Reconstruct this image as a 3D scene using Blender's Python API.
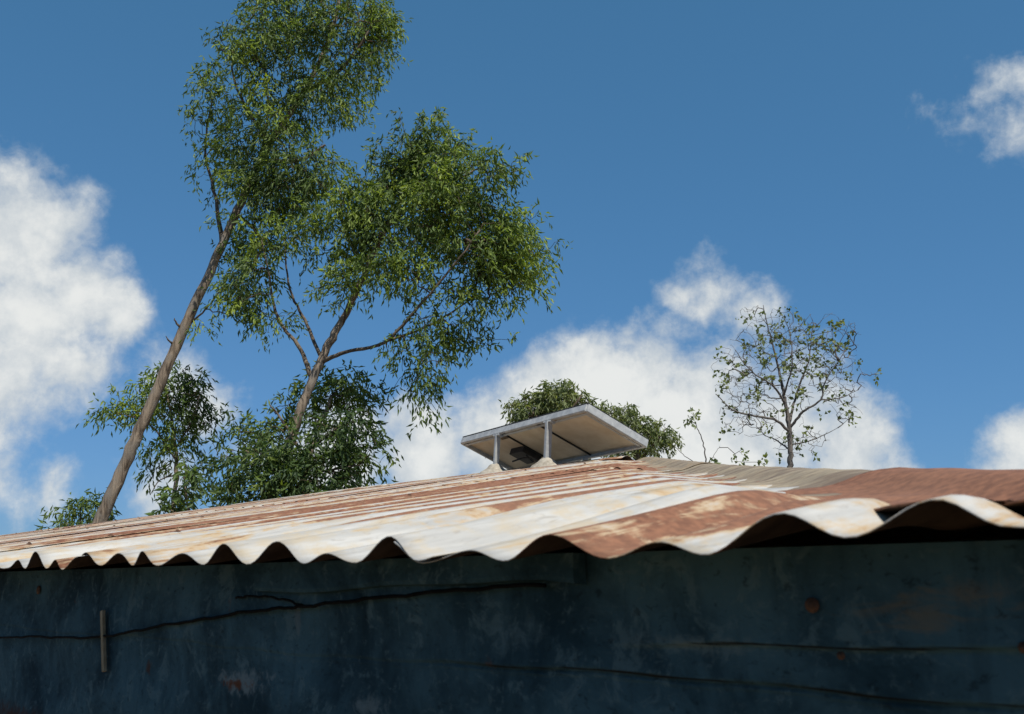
import bpy, math, random
import numpy as np
from mathutils import Vector
for o in list(bpy.data.objects): bpy.data.objects.remove(o)
SC = bpy.context.scene
C = SC.collection
rad = math.radians

# ------------------------------------------------------------------ camera, sky, sun, exposure
ZC = 1.72                                   # eye height
PITCH = rad(12.954)
cam = bpy.data.cameras.new("camera"); cam.lens = 35; cam.sensor_width = 36
cam.clip_start = 0.02; cam.clip_end = 2000
cam.dof.use_dof = True; cam.dof.focus_distance = 9.0; cam.dof.aperture_fstop = 26
co = bpy.data.objects.new("camera", cam); C.objects.link(co)
co.location = (0, 0, ZC); co.rotation_euler = (math.pi/2 + PITCH, 0, 0)
SC.camera = co

FPX = 35/36*1024
cF = np.array([0, math.cos(PITCH), math.sin(PITCH)]); cU = np.array([0, -math.sin(PITCH), math.cos(PITCH)]); cR = np.array([1., 0, 0])
CAM = np.array([0, 0, ZC])
def ray(x, y): return cR*((x-512)/FPX) + cF + cU*((357-y)/FPX)
def at(x, y, Y):                            # the point seen at (x, y) standing Y metres ahead
    r = ray(x, y); return CAM + r*(Y/r[1])
def look(x, y):
    r = ray(x, y); return r/np.linalg.norm(r)

SUN_EL, SUN_AZ = rad(59), rad(150)          # azimuth from +Y towards +X
sdir = Vector((math.sin(SUN_AZ)*math.cos(SUN_EL), math.cos(SUN_AZ)*math.cos(SUN_EL), math.sin(SUN_EL)))
sl = bpy.data.lights.new("sun", 'SUN'); sl.energy = 4.6; sl.angle = rad(0.53); sl.color = (1.0, 0.95, 0.87)
so = bpy.data.objects.new("sun", sl); C.objects.link(so)
so.rotation_euler = sdir.to_track_quat('Z', 'Y').to_euler(); so.location = (0, 0, 30)

SC.view_settings.view_transform = 'Standard'; SC.view_settings.look = 'None'
SC.view_settings.exposure = 0.3; SC.view_settings.gamma = 1.0; SC.view_settings.use_curve_mapping = False
SC.cycles.max_bounces = 8; SC.cycles.transparent_max_bounces = 8
SC.cycles.use_denoising = True

class NT:                                   # small node-tree helper
    def __init__(s, tree): s.t = tree; tree.nodes.clear()
    def n(s, kind, ins=None, **kw):
        nd = s.t.nodes.new(kind)
        for k, v in kw.items(): setattr(nd, k, v)
        for k, v in (ins or {}).items():
            if isinstance(v, bpy.types.NodeSocket): s.t.links.new(v, nd.inputs[k])
            else: nd.inputs[k].default_value = v
        return nd
    def m(s, op, a, b=0.0, c=0.0, clamp=False):
        return s.n('ShaderNodeMath', {0: a, 1: b, 2: c}, operation=op, use_clamp=clamp).outputs[0]
    def vm(s, op, a, b=(0, 0, 0)):
        nd = s.n('ShaderNodeVectorMath', {0: a, 1: b}, operation=op)
        return nd.outputs['Value'] if op in ('DISTANCE', 'DOT_PRODUCT', 'LENGTH') else nd.outputs[0]
    def scale(s, a, f):
        nd = s.n('ShaderNodeVectorMath', {0: a}, operation='SCALE'); nd.inputs['Scale'].default_value = f; return nd.outputs[0]
    def step(s, v, lo, hi):
        return s.n('ShaderNodeMapRange', {'Value': v, 'From Min': lo, 'From Max': hi}, interpolation_type='SMOOTHSTEP').outputs[0]
    def noise(s, vec, scale, detail=4, rough=0.55, dist=0.0, lac=2.0):
        return s.n('ShaderNodeTexNoise', {'Vector': vec, 'Scale': scale, 'Detail': detail, 'Roughness': rough, 'Distortion': dist, 'Lacunarity': lac})
    def mix(s, f, a, b):
        nd = s.n('ShaderNodeMix', data_type='RGBA')
        for i, v in ((0, f), (6, a), (7, b)):
            if isinstance(v, bpy.types.NodeSocket): s.t.links.new(v, nd.inputs[i])
            else: nd.inputs[i].default_value = (*v, 1) if isinstance(v, tuple) and len(v) == 3 else v
        return nd.outputs[2]

SKY_STR = 0.085
w = bpy.data.worlds.new("World"); SC.world = w; w.use_nodes = True
t = NT(w.node_tree)
sky = t.n('ShaderNodeTexSky', sky_type='NISHITA', sun_disc=False, sun_elevation=SUN_EL, sun_rotation=SUN_AZ,
          air_density=1.25, dust_density=0.35, ozone_density=1.0, altitude=1200)
sx = t.n('ShaderNodeSeparateColor', {0: sky.outputs[0]})
GR = ((.222, .680), (.376, .532), (.682, .675))
cx = t.n('ShaderNodeCombineColor', {k: t.m('MULTIPLY', t.m('POWER', t.m('MULTIPLY', sx.outputs[k], SKY_STR), GR[k][1]), GR[k][0]) for k in range(3)})
grade = cx.outputs[0]
bg_sky = t.n('ShaderNodeBackground', {'Color': grade, 'Strength': 1.0})
dirv = t.n('ShaderNodeTexCoord').outputs['Generated']
warp = t.noise(dirv, 5.0, 5, 0.6)
wv = t.scale(t.vm('SUBTRACT', warp.outputs['Color'], (.5, .5, .5)), 0.10)
pd = t.vm('ADD', dirv, wv)
CLOUDS = [  # x, y, radius (in photo pixels), weight
    (-30, 240, 115, 1.0), (25, 245, 75, 1.0), (75, 295, 68, 1.0), (20, 320, 90, .9), (70, 375, 60, .66), (108, 318, 44, .85), (-40, 380, 90, .8), (5, 195, 45, .8),
    (-10, 460, 40, .55), (62, 470, 42, .68), (20, 480, 40, .4),
    (190, 385, 55, .52), (225, 410, 55, .60), (170, 480, 55, .58), (250, 460, 60, .56), (330, 470, 80, .75),
    (430, 460, 75, 1.0), (520, 440, 85, 1.0), (545, 395, 60, .95), (610, 405, 90, 1.1), (690, 415, 100, 1.1), (655, 365, 60, .85), (630, 335, 40, .55), (585, 345, 40, .5),
    (708, 300, 40, .60), (680, 292, 28, .55), (745, 330, 44, .5), (780, 435, 85, .95), (850, 460, 75, .85), (895, 480, 55, .72), (720, 480, 120, 1.1), (560, 480, 140, 1.1), (950, 560, 90, .8),
    (1040, 430, 52, 1.0), (1060, 480, 85, 1.0), (1000, 465, 36, .55),
    (1008, 95, 38, .24), (1032, 75, 46, .36), (1020, 138, 44, .25), (975, 130, 34, .22), (992, 150, 34, .22),
    # beyond the frame
    (-300, 300, 200, 1.0), (-520, 420, 190, 1.0), (1300, 420, 160, 1.0), (1500, 250, 200, .9), (-150, -100, 120, .6), (1250, 60, 120, .7)]
acc = None
for x, y, r, wt in CLOUDS:
    c = look(x, y); rr = r/FPX
    dd = t.vm('DISTANCE', pd, tuple(c))
    v = t.m('MULTIPLY_ADD', dd, -wt/rr, wt)
    acc = v if acc is None else t.m('SMOOTH_MAX', acc, v, 0.22)
f1 = t.noise(dirv, 9.0, 9, 0.62).outputs[0]
f2 = t.noise(t.vm('ADD', dirv, tuple(np.array(sdir)*0.022)), 9.0, 9, 0.62).outputs[0]
f3 = t.noise(pd, 30.0, 6, .6, .5).outputs[0]
acc = t.m('ADD', acc, t.m('MULTIPLY', t.m('SUBTRACT', f3, 0.5), .42))
dens = t.m('ADD', acc, t.m('MULTIPLY', t.m('SUBTRACT', f1, 0.5), 1.7))
alpha = t.m('MULTIPLY', t.step(dens, 0.06, 0.60), 0.97)
lit = t.m('ADD', t.m('MULTIPLY', t.m('SUBTRACT', f1, f2), 2.2), t.step(dens, 0.1, 1.25))
ccol = t.mix(t.step(lit, 0.0, 1.0), (0.47, 0.51, 0.54), (0.67, 0.68, 0.665))
bg_cl = t.n('ShaderNodeBackground', {'Color': ccol, 'Strength': 1.0})
ms = t.n('ShaderNodeMixShader', {0: alpha, 1: bg_sky.outputs[0], 2: bg_cl.outputs[0]})
t.n('ShaderNodeOutputWorld', {0: ms.outputs[0]})

# ------------------------------------------------------------------ helpers
def tag(o, label=None, cat=None, group=None, kind=None):
    for k, v in (('label', label), ('category', cat), ('group', group), ('kind', kind)):
        if v: o[k] = v
    return o
def empty(name, loc=(0, 0, 0), rz=0):
    o = bpy.data.objects.new(name, None); C.objects.link(o); o.location = loc; o.rotation_euler = (0, 0, rz); o.empty_display_size = .2
    return o
def mesh(name, V, Fc, mat, parent=None, smooth=False, attrs=None):
    me = bpy.data.meshes.new(name)
    me.from_pydata([tuple(map(float, v)) for v in V], [], [tuple(map(int, f)) for f in Fc]); me.update()
    if smooth: me.polygons.foreach_set('use_smooth', [True]*len(me.polygons))
    for an, (dom, vals) in (attrs or {}).items():
        a = me.attributes.new(an, 'FLOAT', dom); a.data.foreach_set('value', np.asarray(vals, dtype=np.float32))
    me.materials.append(mat)
    o = bpy.data.objects.new(name, me); C.objects.link(o)
    if parent: o.parent = parent
    return o
class MB:                                   # collects shapes into one mesh
    def __init__(s): s.V = []; s.F = []
    def add(s, V, F):
        b = len(s.V); s.V += [np.asarray(v, float) for v in V]; s.F += [tuple(i+b for i in f) for f in F]
    def bar(s, a, b, wd, ht, up=(0, 0, 1), bev=0.15):
        a = np.asarray(a, float); b = np.asarray(b, float); ax = b-a; ax /= np.linalg.norm(ax)
        sd = np.cross(ax, up); sd /= np.linalg.norm(sd); u = np.cross(sd, ax)
        e = min(wd, ht)*bev; x, y = wd/2, ht/2
        prof = [(-x+e, -y), (x-e, -y), (x, -y+e), (x, y-e), (x-e, y), (-x+e, y), (-x, y-e), (-x, -y+e)]
        V = [p + sd*q[0] + u*q[1] for p in (a, b) for q in prof]
        F = [(i, (i+1) % 8, 8+(i+1) % 8, 8+i) for i in range(8)] + [tuple(range(7, -1, -1)), tuple(range(8, 16))]
        s.add(V, F)
    def tube(s, pts, rads, sides=6):
        V, F = tube(pts, rads, sides); s.add(V, F)
    def build(s, name, mat, parent=None, smooth=False): return mesh(name, s.V, s.F, mat, parent, smooth)
def tube(pts, rads, sides=6):
    pts = np.asarray(pts, float); n = len(pts)
    rads = np.broadcast_to(np.asarray(rads, float), (n,))
    tg = np.gradient(pts, axis=0); tg /= np.linalg.norm(tg, axis=1)[:, None] + 1e-9
    ref = np.array([0.31, 0.87, 0.38]) if abs(tg[0][2]) > .8 else np.array([0, 0, 1.])
    V = []; u = np.cross(tg[0], ref); u /= np.linalg.norm(u)
    for i in range(n):
        u = u - tg[i]*(u@tg[i]); u /= np.linalg.norm(u)+1e-9; v = np.cross(tg[i], u)
        for k in range(sides):
            A = 2*math.pi*k/sides; V.append(pts[i] + rads[i]*(u*math.cos(A) + v*math.sin(A)))
    F = [(i*sides+k, i*sides+(k+1) % sides, (i+1)*sides+(k+1) % sides, (i+1)*sides+k) for i in range(n-1) for k in range(sides)]
    F += [tuple(range(sides-1, -1, -1)), tuple(range((n-1)*sides, n*sides))]
    return V, F
def grid_faces(nr, nc): return [(i*nc+j, i*nc+j+1, (i+1)*nc+j+1, (i+1)*nc+j) for i in range(nr-1) for j in range(nc-1)]
def sm(a, b, x): q = np.clip((x-a)/(b-a), 0, 1); return q*q*(3-2*q)
def catmull(pts, per=6):
    P = np.asarray(pts, float); P = np.vstack([2*P[0]-P[1], P, 2*P[-1]-P[-2]]); out = []
    for i in range(1, len(P)-2):
        for k in range(per):
            q = k/per; a, b, c, d = P[i-1:i+3]
            out.append(.5*((2*b)+(c-a)*q+(2*a-5*b+4*c-d)*q*q+(3*b-a-3*c+d)*q**3))
    out.append(P[-2]); return np.array(out)

def material(name, rough=.8, spec=.3, metal=0.0):
    m = bpy.data.materials.new(name); m.use_nodes = True; nt = NT(m.node_tree)
    b = nt.n('ShaderNodeBsdfPrincipled', {'Roughness': rough, 'Metallic': metal, 'Specular IOR Level': spec})
    nt.out = nt.n('ShaderNodeOutputMaterial', {0: b.outputs[0]}); nt.b = b
    return m, nt
def setc(nt, col): nt.t.links.new(col, nt.b.inputs['Base Color'])
def bump(nt, h, strength=.3, dist=.01):
    b = nt.n('ShaderNodeBump', {'Height': h, 'Strength': strength, 'Distance': dist}); nt.t.links.new(b.outputs[0], nt.b.inputs['Normal'])
def objco(nt): return nt.n('ShaderNodeTexCoord').outputs['Object']
def stretch(nt, v, sc): return nt.vm('MULTIPLY', v, sc)

# ------------------------------------------------------------------ materials
def mat_roof(name, zinc, rust_bias=0.0, cap=False):
    m, nt = material(name, .62, .35)
    v = objco(nt)
    rust_or_seam_shade = nt.n('ShaderNodeAttribute', attribute_name='rust_or_seam_shade').outputs['Fac']
    st = nt.noise(stretch(nt, v, (1.6, 7, 1)), 7.0, 8, .68, .8).outputs[0]
    sp = nt.noise(v, 34.0, 5, .6, .4).outputs[0]
    big = nt.noise(v, 2.1, 3, .5).outputs[0]
    k = nt.m('ADD', nt.m('ADD', rust_or_seam_shade, nt.m('MULTIPLY', nt.m('SUBTRACT', st, .5), 1.5)), nt.m('MULTIPLY', nt.m('SUBTRACT', sp, .5), .75))
    k = nt.m('ADD', nt.m('ADD', k, nt.m('MULTIPLY', nt.m('SUBTRACT', big, .5), .5)), rust_bias)
    f = nt.step(k, .40, .62); fr = nt.step(k, .18, .5)
    fine = nt.noise(v, 120.0, 4, .6).outputs[0]
    z = nt.mix(nt.step(nt.noise(stretch(nt, v, (2, 22, 1)), 4, 5, .6).outputs[0], .3, .72), zinc, tuple(c*.72 for c in zinc))
    z = nt.mix(nt.m('MULTIPLY', nt.step(nt.m('ADD', nt.m('MULTIPLY', sp, .5), nt.m('MULTIPLY', st, .5)), .44, .60), .62), z, (.42, .335, .205))
    gr = nt.noise(stretch(nt, v, (3, 14, 1)), 16.0, 7, .7, .7).outputs[0]
    z = nt.mix(nt.m('MULTIPLY', nt.step(gr, .55, .70), .45), z, (.20, .17, .135))
    stain = nt.mix(nt.m('MULTIPLY', fr, .85), z, (.42, .29, .15))
    rc = nt.mix(nt.step(fine, .32, .68), (.105, .040, .020), (.235, .100, .050))
    rc = nt.mix(nt.m('MULTIPLY', nt.step(big, .4, .65), .5), rc, (.235, .125, .075))
    col = nt.mix(f, stain, rc)
    if cap:
        sk = nt.noise(stretch(nt, v, (14, 2.4, 1)), 3.0, 6, .65, .5).outputs[0]
        col = nt.mix(nt.m('MULTIPLY', nt.step(sk, .40, .66), .75), col, (.115, .070, .042))
    setc(nt, col)
    nt.t.links.new(nt.m('ADD', nt.m('MULTIPLY', f, .25), .55), nt.b.inputs['Roughness'])
    bump(nt, nt.m('ADD', nt.m('MULTIPLY', sp, .5), nt.m('MULTIPLY', fine, .5)), .35, .002)
    return m
M_SHEET = mat_roof('weathered_zinc', (.465, .455, .42))
M_CAPRED = mat_roof('rusted_cap', (.5, .42, .33), .45)
M_CAPTAN = mat_roof('tan_cap', (.30, .24, .155), -.12, True)

def mat_under():
    m, nt = material('sooty_underside', .9, .1); v = objco(nt); k = nt.noise(v, 30, 6, .65).outputs[0]
    setc(nt, nt.mix(nt.step(k, .35, .65), (.022, .014, .010), (.05, .032, .022))); return m
M_UNDER = mat_under()
def mat_wall():
    m, nt = material('blue_paint', .85, .06)
    v = objco(nt)                               # x = depth into house, y = along the wall, z = height
    big = nt.noise(stretch(nt, v, (1, 1, 1)), 9.0, 6, .65, .5).outputs[0]
    mid = nt.noise(v, 34.0, 8, .72, .6).outputs[0]
    drip = nt.noise(stretch(nt, v, (1, 60, 6)), 1.0, 5, .6, .3).outputs[0]
    col = nt.mix(nt.step(big, .32, .68), (.014, .034, .044), (.055, .112, .132))
    col = nt.mix(nt.m('MULTIPLY', nt.step(drip, .52, .75), .32), col, (.009, .018, .023))
    col = nt.mix(nt.m('MULTIPLY', nt.step(mid, .54, .64), .60), col, (.095, .150, .158))
    sp2 = nt.noise(stretch(nt, v, (1, 1, 1.6)), 95.0, 7, .72, .4).outputs[0]
    col = nt.mix(nt.m('MULTIPLY', nt.step(sp2, .55, .66), .45), col, (.085, .13, .135))
    col = nt.mix(nt.m('MULTIPLY', nt.step(sp2, .44, .33), .6), col, (.010, .018, .022))
    def spot(y, z, ry, rz, lo, hi, tex, c, amt=1.0):
        nonlocal col
        d = nt.vm('LENGTH', nt.vm('MULTIPLY', nt.vm('SUBTRACT', v, (0, y*1.047, ZC+z*1.047)), (0, 1/ry, 1/rz)))
        kk = nt.m('ADD', nt.m('SUBTRACT', 1.0, d), nt.m('MULTIPLY', nt.m('SUBTRACT', tex, .5), 2.4))
        col = nt.mix(nt.m('MULTIPLY', nt.step(kk, lo, hi), amt), col, c)
    fin = nt.noise(v, 75.0, 8, .7, .6).outputs[0]
    hor = nt.noise(stretch(nt, v, (1, 22, 90)), 1.0, 5, .65, .8).outputs[0]
    spot(.215, -.012, .075, .014, .35, 1.0, hor, (.15, .12, .075), .6)      # tan scuff at the right
    spot(.20, -.002, .06, .02, .5, 1.1, mid, (.15, .12, .08), .6)
    spot(.36, -.032, .11, .012, .4, 1.2, fin, (.12, .165, .165), .75)
    spot(.50, -.03, .10, .03, .5, 1.3, fin, (.10, .155, .165), .65)
    spot(.85, -.083, .10, .022, .45, .9, fin, (.15, .185, .185), .85)           # flaked paint at the left
    spot(.86, -.087, .075, .012, .5, .85, nt.noise(v, 60, 6, .7).outputs[0], (.11, .038, .016), .9)
    spot(1.055, -.083, .012, .016, .35, .9, fin, (.07, .03, .016), .8)
    spot(1.45, -.165, .40, .026, .2, 1.2, fin, (.06, .021, .012), .85)         # rust creeping up from below
    spot(.66, -.09, .06, .02, .5, 1.0, fin, (.13, .165, .165), .75)
    spot(.765, -.028, .006, .016, .1, .7, mid, (.10, .13, .135), .7)
    rust_or_seam_shade = nt.step(nt.noise(v, 16.0, 7, .7).outputs[0], .66, .76)
    col = nt.mix(nt.m('MULTIPLY', rust_or_seam_shade, .7), col, (.10, .045, .025))
    scr = nt.noise(stretch(nt, v, (1, 9, 120)), 1.0, 7, .7, 1.5).outputs[0]
    col = nt.mix(nt.m('MULTIPLY', nt.step(scr, .60, .76), .35), col, (.10, .14, .14))
    edge = nt.n('ShaderNodeAttribute', attribute_name='rust_or_seam_shade').outputs['Fac']
    col = nt.mix(nt.step(nt.m('ADD', edge, nt.m('MULTIPLY', nt.m('SUBTRACT', mid, .5), .8)), .30, 1.0), col, (.010, .0075, .0055))  # near-black line painted along the laps: gap shade together with seam dirt
    setc(nt, col); bump(nt, nt.m('ADD', mid, nt.m('MULTIPLY', big, .8)), .4, .002)
    return m
M_WALL = mat_wall()

def simple(name, c1, c2, scale=20, rough=.75, st=(1, 1, 1), bs=.3, spec=.2):
    m, nt = material(name, rough, spec); v = stretch(nt, objco(nt), st)
    k = nt.noise(v, scale, 6, .62, .3).outputs[0]
    setc(nt, nt.mix(nt.step(k, .33, .67), c1, c2)); bump(nt, k, bs, .004); return m
M_TIMBER = simple('old_timber', (.10, .075, .05), (.19, .145, .10), 14, .85, (1, 1, 8))
M_STRIP = simple('pale_strip', (.22, .17, .10), (.36, .30, .20), 90, .85, (1, 2, .3))
M_WIRE = simple('black_wire', (.003, .003, .003), (.008, .007, .006), 60, .7, spec=.05)
M_ALU = simple('dull_aluminium', (.30, .31, .31), (.42, .43, .42), 30, .5, (1, 1, 1), .1, .5)
M_BACK = simple('yellowed_backsheet', (.52, .43, .30), (.62, .54, .41), 9, .6, (1, 1, 1), .05)
M_CELL = simple('dark_cells', (.006, .009, .03), (.010, .015, .05), 12, .25, (1, 1, 1), .02, .6)
M_BLACK = simple('black_plastic', (.02, .02, .02), (.035, .033, .03), 30, .5)
M_MORTAR = simple('mortar', (.26, .23, .18), (.42, .38, .31), 40, .95, (1, 1, 1), .9)
M_NAIL = simple('rusty_nail', (.05, .03, .02), (.12, .06, .035), 200, .8)
M_GROUND = simple('dry_earth_and_grass', (.10, .085, .045), (.19, .13, .08), 1.5, .95)

def mat_bark(name, c1, c2, c3):
    m, nt = material(name, .85, .2); v = objco(nt)
    st = nt.noise(stretch(nt, v, (5, 5, .7)), 2.2, 7, .68, .8).outputs[0]
    pt = nt.noise(v, 1.7, 4, .6, .5).outputs[0]
    col = nt.mix(nt.step(st, .36, .62), c1, c2); col = nt.mix(nt.step(pt, .48, .64), col, c3)
    setc(nt, col); bump(nt, st, .9, .03); return m
M_BARK = mat_bark('peeling_bark', (.07, .052, .038), (.30, .235, .17), (.21, .18, .145))
M_BARK2 = mat_bark('grey_bark', (.07, .062, .055), (.17, .15, .13), (.13, .12, .10))
M_LIMB = mat_bark('limb_bark', (.05, .038, .027), (.165, .13, .092), (.11, .09, .068))
M_TWIG = mat_bark('twig_bark', (.04, .032, .022), (.10, .075, .05), (.08, .055, .035))

def mat_leaf(name, dark, mid, light, trans=.42, rough=.55):
    m = bpy.data.materials.new(name); m.use_nodes = True; nt = NT(m.node_tree)
    tint = nt.n('ShaderNodeAttribute', attribute_name='tint').outputs['Fac']
    cr = nt.n('ShaderNodeValToRGB', {0: tint})
    e = cr.color_ramp.elements; e[0].position = 0; e[0].color = (*dark, 1); e[1].position = 1; e[1].color = (*light, 1)
    e2 = cr.color_ramp.elements.new(.5); e2.color = (*mid, 1)
    p = nt.n('ShaderNodeBsdfPrincipled', {'Base Color': cr.outputs[0], 'Roughness': rough, 'Specular IOR Level': .35})
    tc = nt.n('ShaderNodeMix', data_type='RGBA', blend_type='MULTIPLY')
    tc.inputs[0].default_value = 1; nt.t.links.new(cr.outputs[0], tc.inputs[6]); tc.inputs[7].default_value = (1.4, 1.4, .5, 1)
    tr = nt.n('ShaderNodeBsdfTranslucent', {'Color': tc.outputs[2]})
    ms = nt.n('ShaderNodeMixShader', {0: trans, 1: p.outputs[0], 2: tr.outputs[0]})
    nt.n('ShaderNodeOutputMaterial', {0: ms.outputs[0]})
    return m
M_LEAF = mat_leaf('gum_leaf', (.056, .092, .030), (.125, .190, .042), (.29, .37, .065))
M_LEAF2 = mat_leaf('dark_leaf', (.048, .084, .034), (.105, .165, .046), (.23, .29, .065))
M_LEAF3 = mat_leaf('olive_leaf', (.11, .145, .065), (.18, .22, .09), (.27, .29, .12))

# ------------------------------------------------------------------ ground
gx = np.concatenate([[-600, -200], np.linspace(-80, 80, 41), [200, 600]])
V = [(x, y, 0.10*math.sin(x*.21)*math.cos(y*.17) if max(abs(x), abs(y)) > 25 else 0) for y in gx for x in gx]
tag(mesh('ground', V, grid_faces(len(gx), len(gx)), M_GROUND, smooth=True), kind='structure')

# ------------------------------------------------------------------ the shed
ANG = rad(43.28); D = 0.42; TN = 0.165; W = 3.0; HS = 0.92; L = 16.0; ZE = 0.028 + ZC
nv = np.array([math.cos(ANG), math.sin(ANG), 0]); dv = np.array([-math.sin(ANG), math.cos(ANG), 0])
SH = nv*D
def world(n, s, z): return SH + nv*n + dv*s + np.array([0, 0, z])
shed = empty('shed', tuple(SH), ANG)            # local x into the house, local y along the eave
tag(shed, 'long low shed with rusty corrugated hipped roof and dark blue wall', 'shed')
PK = [(1.349, .0329), (1.276, .0421), (1.201, .0312), (1.121, .0339), (1.037, .031), (.962, .0323), (.878, .0281), (.801, .0344), (.726, .033), (.641, .0225), (.564, .0323), (.487, .0222), (.411, .03), (.33, .0234), (.254, .0349), (.185, .0362)]
TR = [(1.384, .0236), (1.305, .0225), (1.233, .0216), (1.161, .0206), (1.073, .0195), (.992, .0184), (.918, .0183), (.837, .0172), (.761, .0161), (.681, .015), (.601, .0153), (.53, .0155), (.452, .0154), (.367, .0155), (.298, .0168), (.223, .0222), (.156, .0237)]
pks = np.array([p[0] for p in PK][::-1]); P0 = .0765
ext_hi = pks[-1] + P0*np.arange(1, 260); ext_lo = pks[0] - P0*np.arange(1, 8)[::-1]
allp = np.concatenate([ext_lo, pks, ext_hi]); idx = np.arange(len(allp)) - len(ext_lo)
def phase(s): return np.interp(s, allp, idx)
ctl = sorted(PK + TR)
cs = np.array([c[0] for c in ctl]); cz = np.array([c[1] for c in ctl])
def regular(s): return ZE + .0100*np.cos(2*np.pi*phase(s))
def eave(s):
    s = np.asarray(s, float); i = np.clip(np.searchsorted(cs, s)-1, 0, len(cs)-2)
    q = np.clip((s-cs[i])/(cs[i+1]-cs[i]), 0, 1); q = (1-np.cos(np.pi*q))/2
    z = ZC + cz[i]*(1-q) + cz[i+1]*q
    k = np.clip(np.minimum((s-cs[0])/.06, (cs[-1]-s)/.10)+1, 0, 1)
    return z*k + regular(s)*(1-k)
def swell(n, s):                                # the old roof is not flat: it humps and sags along the ridge
    r = np.interp(s, [0, 2.7, 3.6, 5.2, 7.5, 10.5, 13, 16], [0, .028, .032, .030, .012, -.030, -.055, -.05])
    return r*sm(.4, 3.0, n)
def plane(n, s): return TN*n + swell(n, s)
def zroof(n, s):
    hd = s - HS*n; cr = sm(.10, .27, hd)           # the crests are beaten down under the hip cap
    wgt = sm(0, .08+.22*cr, n); reg = ZE + (regular(s)-ZE)*(.3+.7*cr) - .015*(1-cr)
    return eave(s)*(1-wgt) + reg*wgt + plane(n, s)
rs = np.random.RandomState(5)
grv = rs.rand(700)                              # how rusty each corrugation is
NEAR = [.30, .22, .80, .60, .02, .14, .05, .52, .06, .60, .04, .50, .16, .55, .10, .58, .40, .06]   # crest by crest away from the corner
def rustmap(n, s):
    k = phase(s); kc = np.floor(k+.62).astype(int); g = grv[(kc+40) % 700]
    far = np.where(g > .52, .42+.25*grv[(kc+200) % 700], .02+.22*grv[(kc+90) % 700])
    near = np.asarray(NEAR)[np.clip(kc, 0, len(NEAR)-1)]
    base = np.where((kc >= 0) & (kc < len(NEAR)), near, far)
    up_ = sm(.0, .30, n)                             # close to the drip edge the sheets are still mostly zinc
    strip = ((kc == 2) | (kc == 3))
    r = base*np.where(strip | (kc < 2), 1.0, .12+.88*up_)
    r = r + .10*sm(.7, 2.0, n) + .10*np.cos(2*np.pi*k + .6)*sm(.1, .5, n)
    def patch(s0, s1, n0, n1, v, e=.03): return v*sm(s0-e, s0+e, s)*(1-sm(s1-e, s1+e, s))*sm(n0-.04, n0+.01, n)*(1-sm(n1-.1, n1+.1, n))
    r = r - patch(.29, .36, -.1, .035, .50, .015)     # bare metal left along the edge of the rusted strip
    r = r - patch(.295, .318, -.1, .14, .45, .008)
    r = r + patch(.90, 1.24, -.1, .10, .40)           # small rusty patch far left at the eave
    return r
SW = 8*P0
def sheet_mesh(s0, s1, n0, n1, dz, fine, seed):
    rr = np.random.RandomState(seed)
    ns_ = int(round((s1-s0)/P0*(14 if fine else 7)))+1
    ss = np.linspace(s0, s1, ns_)
    n1 = min(n1, (L-s0)/HS)
    if fine: nn = np.unique(np.concatenate([np.linspace(n0, min(n0+.45, n1), 22), np.linspace(min(n0+.45, n1), n1, 16)]))
    else: nn = np.linspace(n0, n1, 9)
    S, N = np.meshgrid(ss, nn)
    S = np.minimum(np.maximum(S, HS*N - .015), L - HS*N)        # cut along the hips
    wob = .004*np.sin(S*17+seed) + .0025*np.sin(S*41+2*seed)
    N2 = N + (wob if n0 < .1 else wob*.6)*np.clip(1-(N-n0)/.2, 0, 1)
    Z = zroof(np.maximum(N2, 0), S) + np.minimum(N2, 0)*TN + dz + .0012*np.sin(N*5+seed)
    V = np.stack([N2, S, Z], -1).reshape(-1, 3)
    F = [f for f in grid_faces(len(nn), ns_) if np.linalg.norm(np.cross(V[f[2]]-V[f[0]], V[f[3]]-V[f[1]])) > 1e-8]
    return V, [f[::-1] for f in F], rustmap(N2, S).ravel() + rr.uniform(-.06, .10)
k = 0; kk = 0
while k*SW < L - .1:
    for row, (n0, n1) in enumerate(((-.004, 1.62), (1.50, 2.995))):
        s0, s1 = k*SW-.10, min((k+1)*SW+.045-.10, L)
        if s1 < HS*n0 or s0 > L-HS*n0: continue
        fine = k < 4
        V, F, r = sheet_mesh(max(s0, -.02), s1, n0, n1, .0011*(k % 2)+.0018*row, fine, k*2+row)
        if len(F) < 4: continue
        o = mesh('roof_sheet', V, F, M_SHEET, shed, True, {'rust_or_seam_shade': ('POINT', r)})
        if fine:
            o.data.materials.append(M_UNDER); md = o.modifiers.new('thickness', 'SOLIDIFY'); md.thickness = .0007; md.offset = -1; md.material_offset = 1
    k += 1
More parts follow.
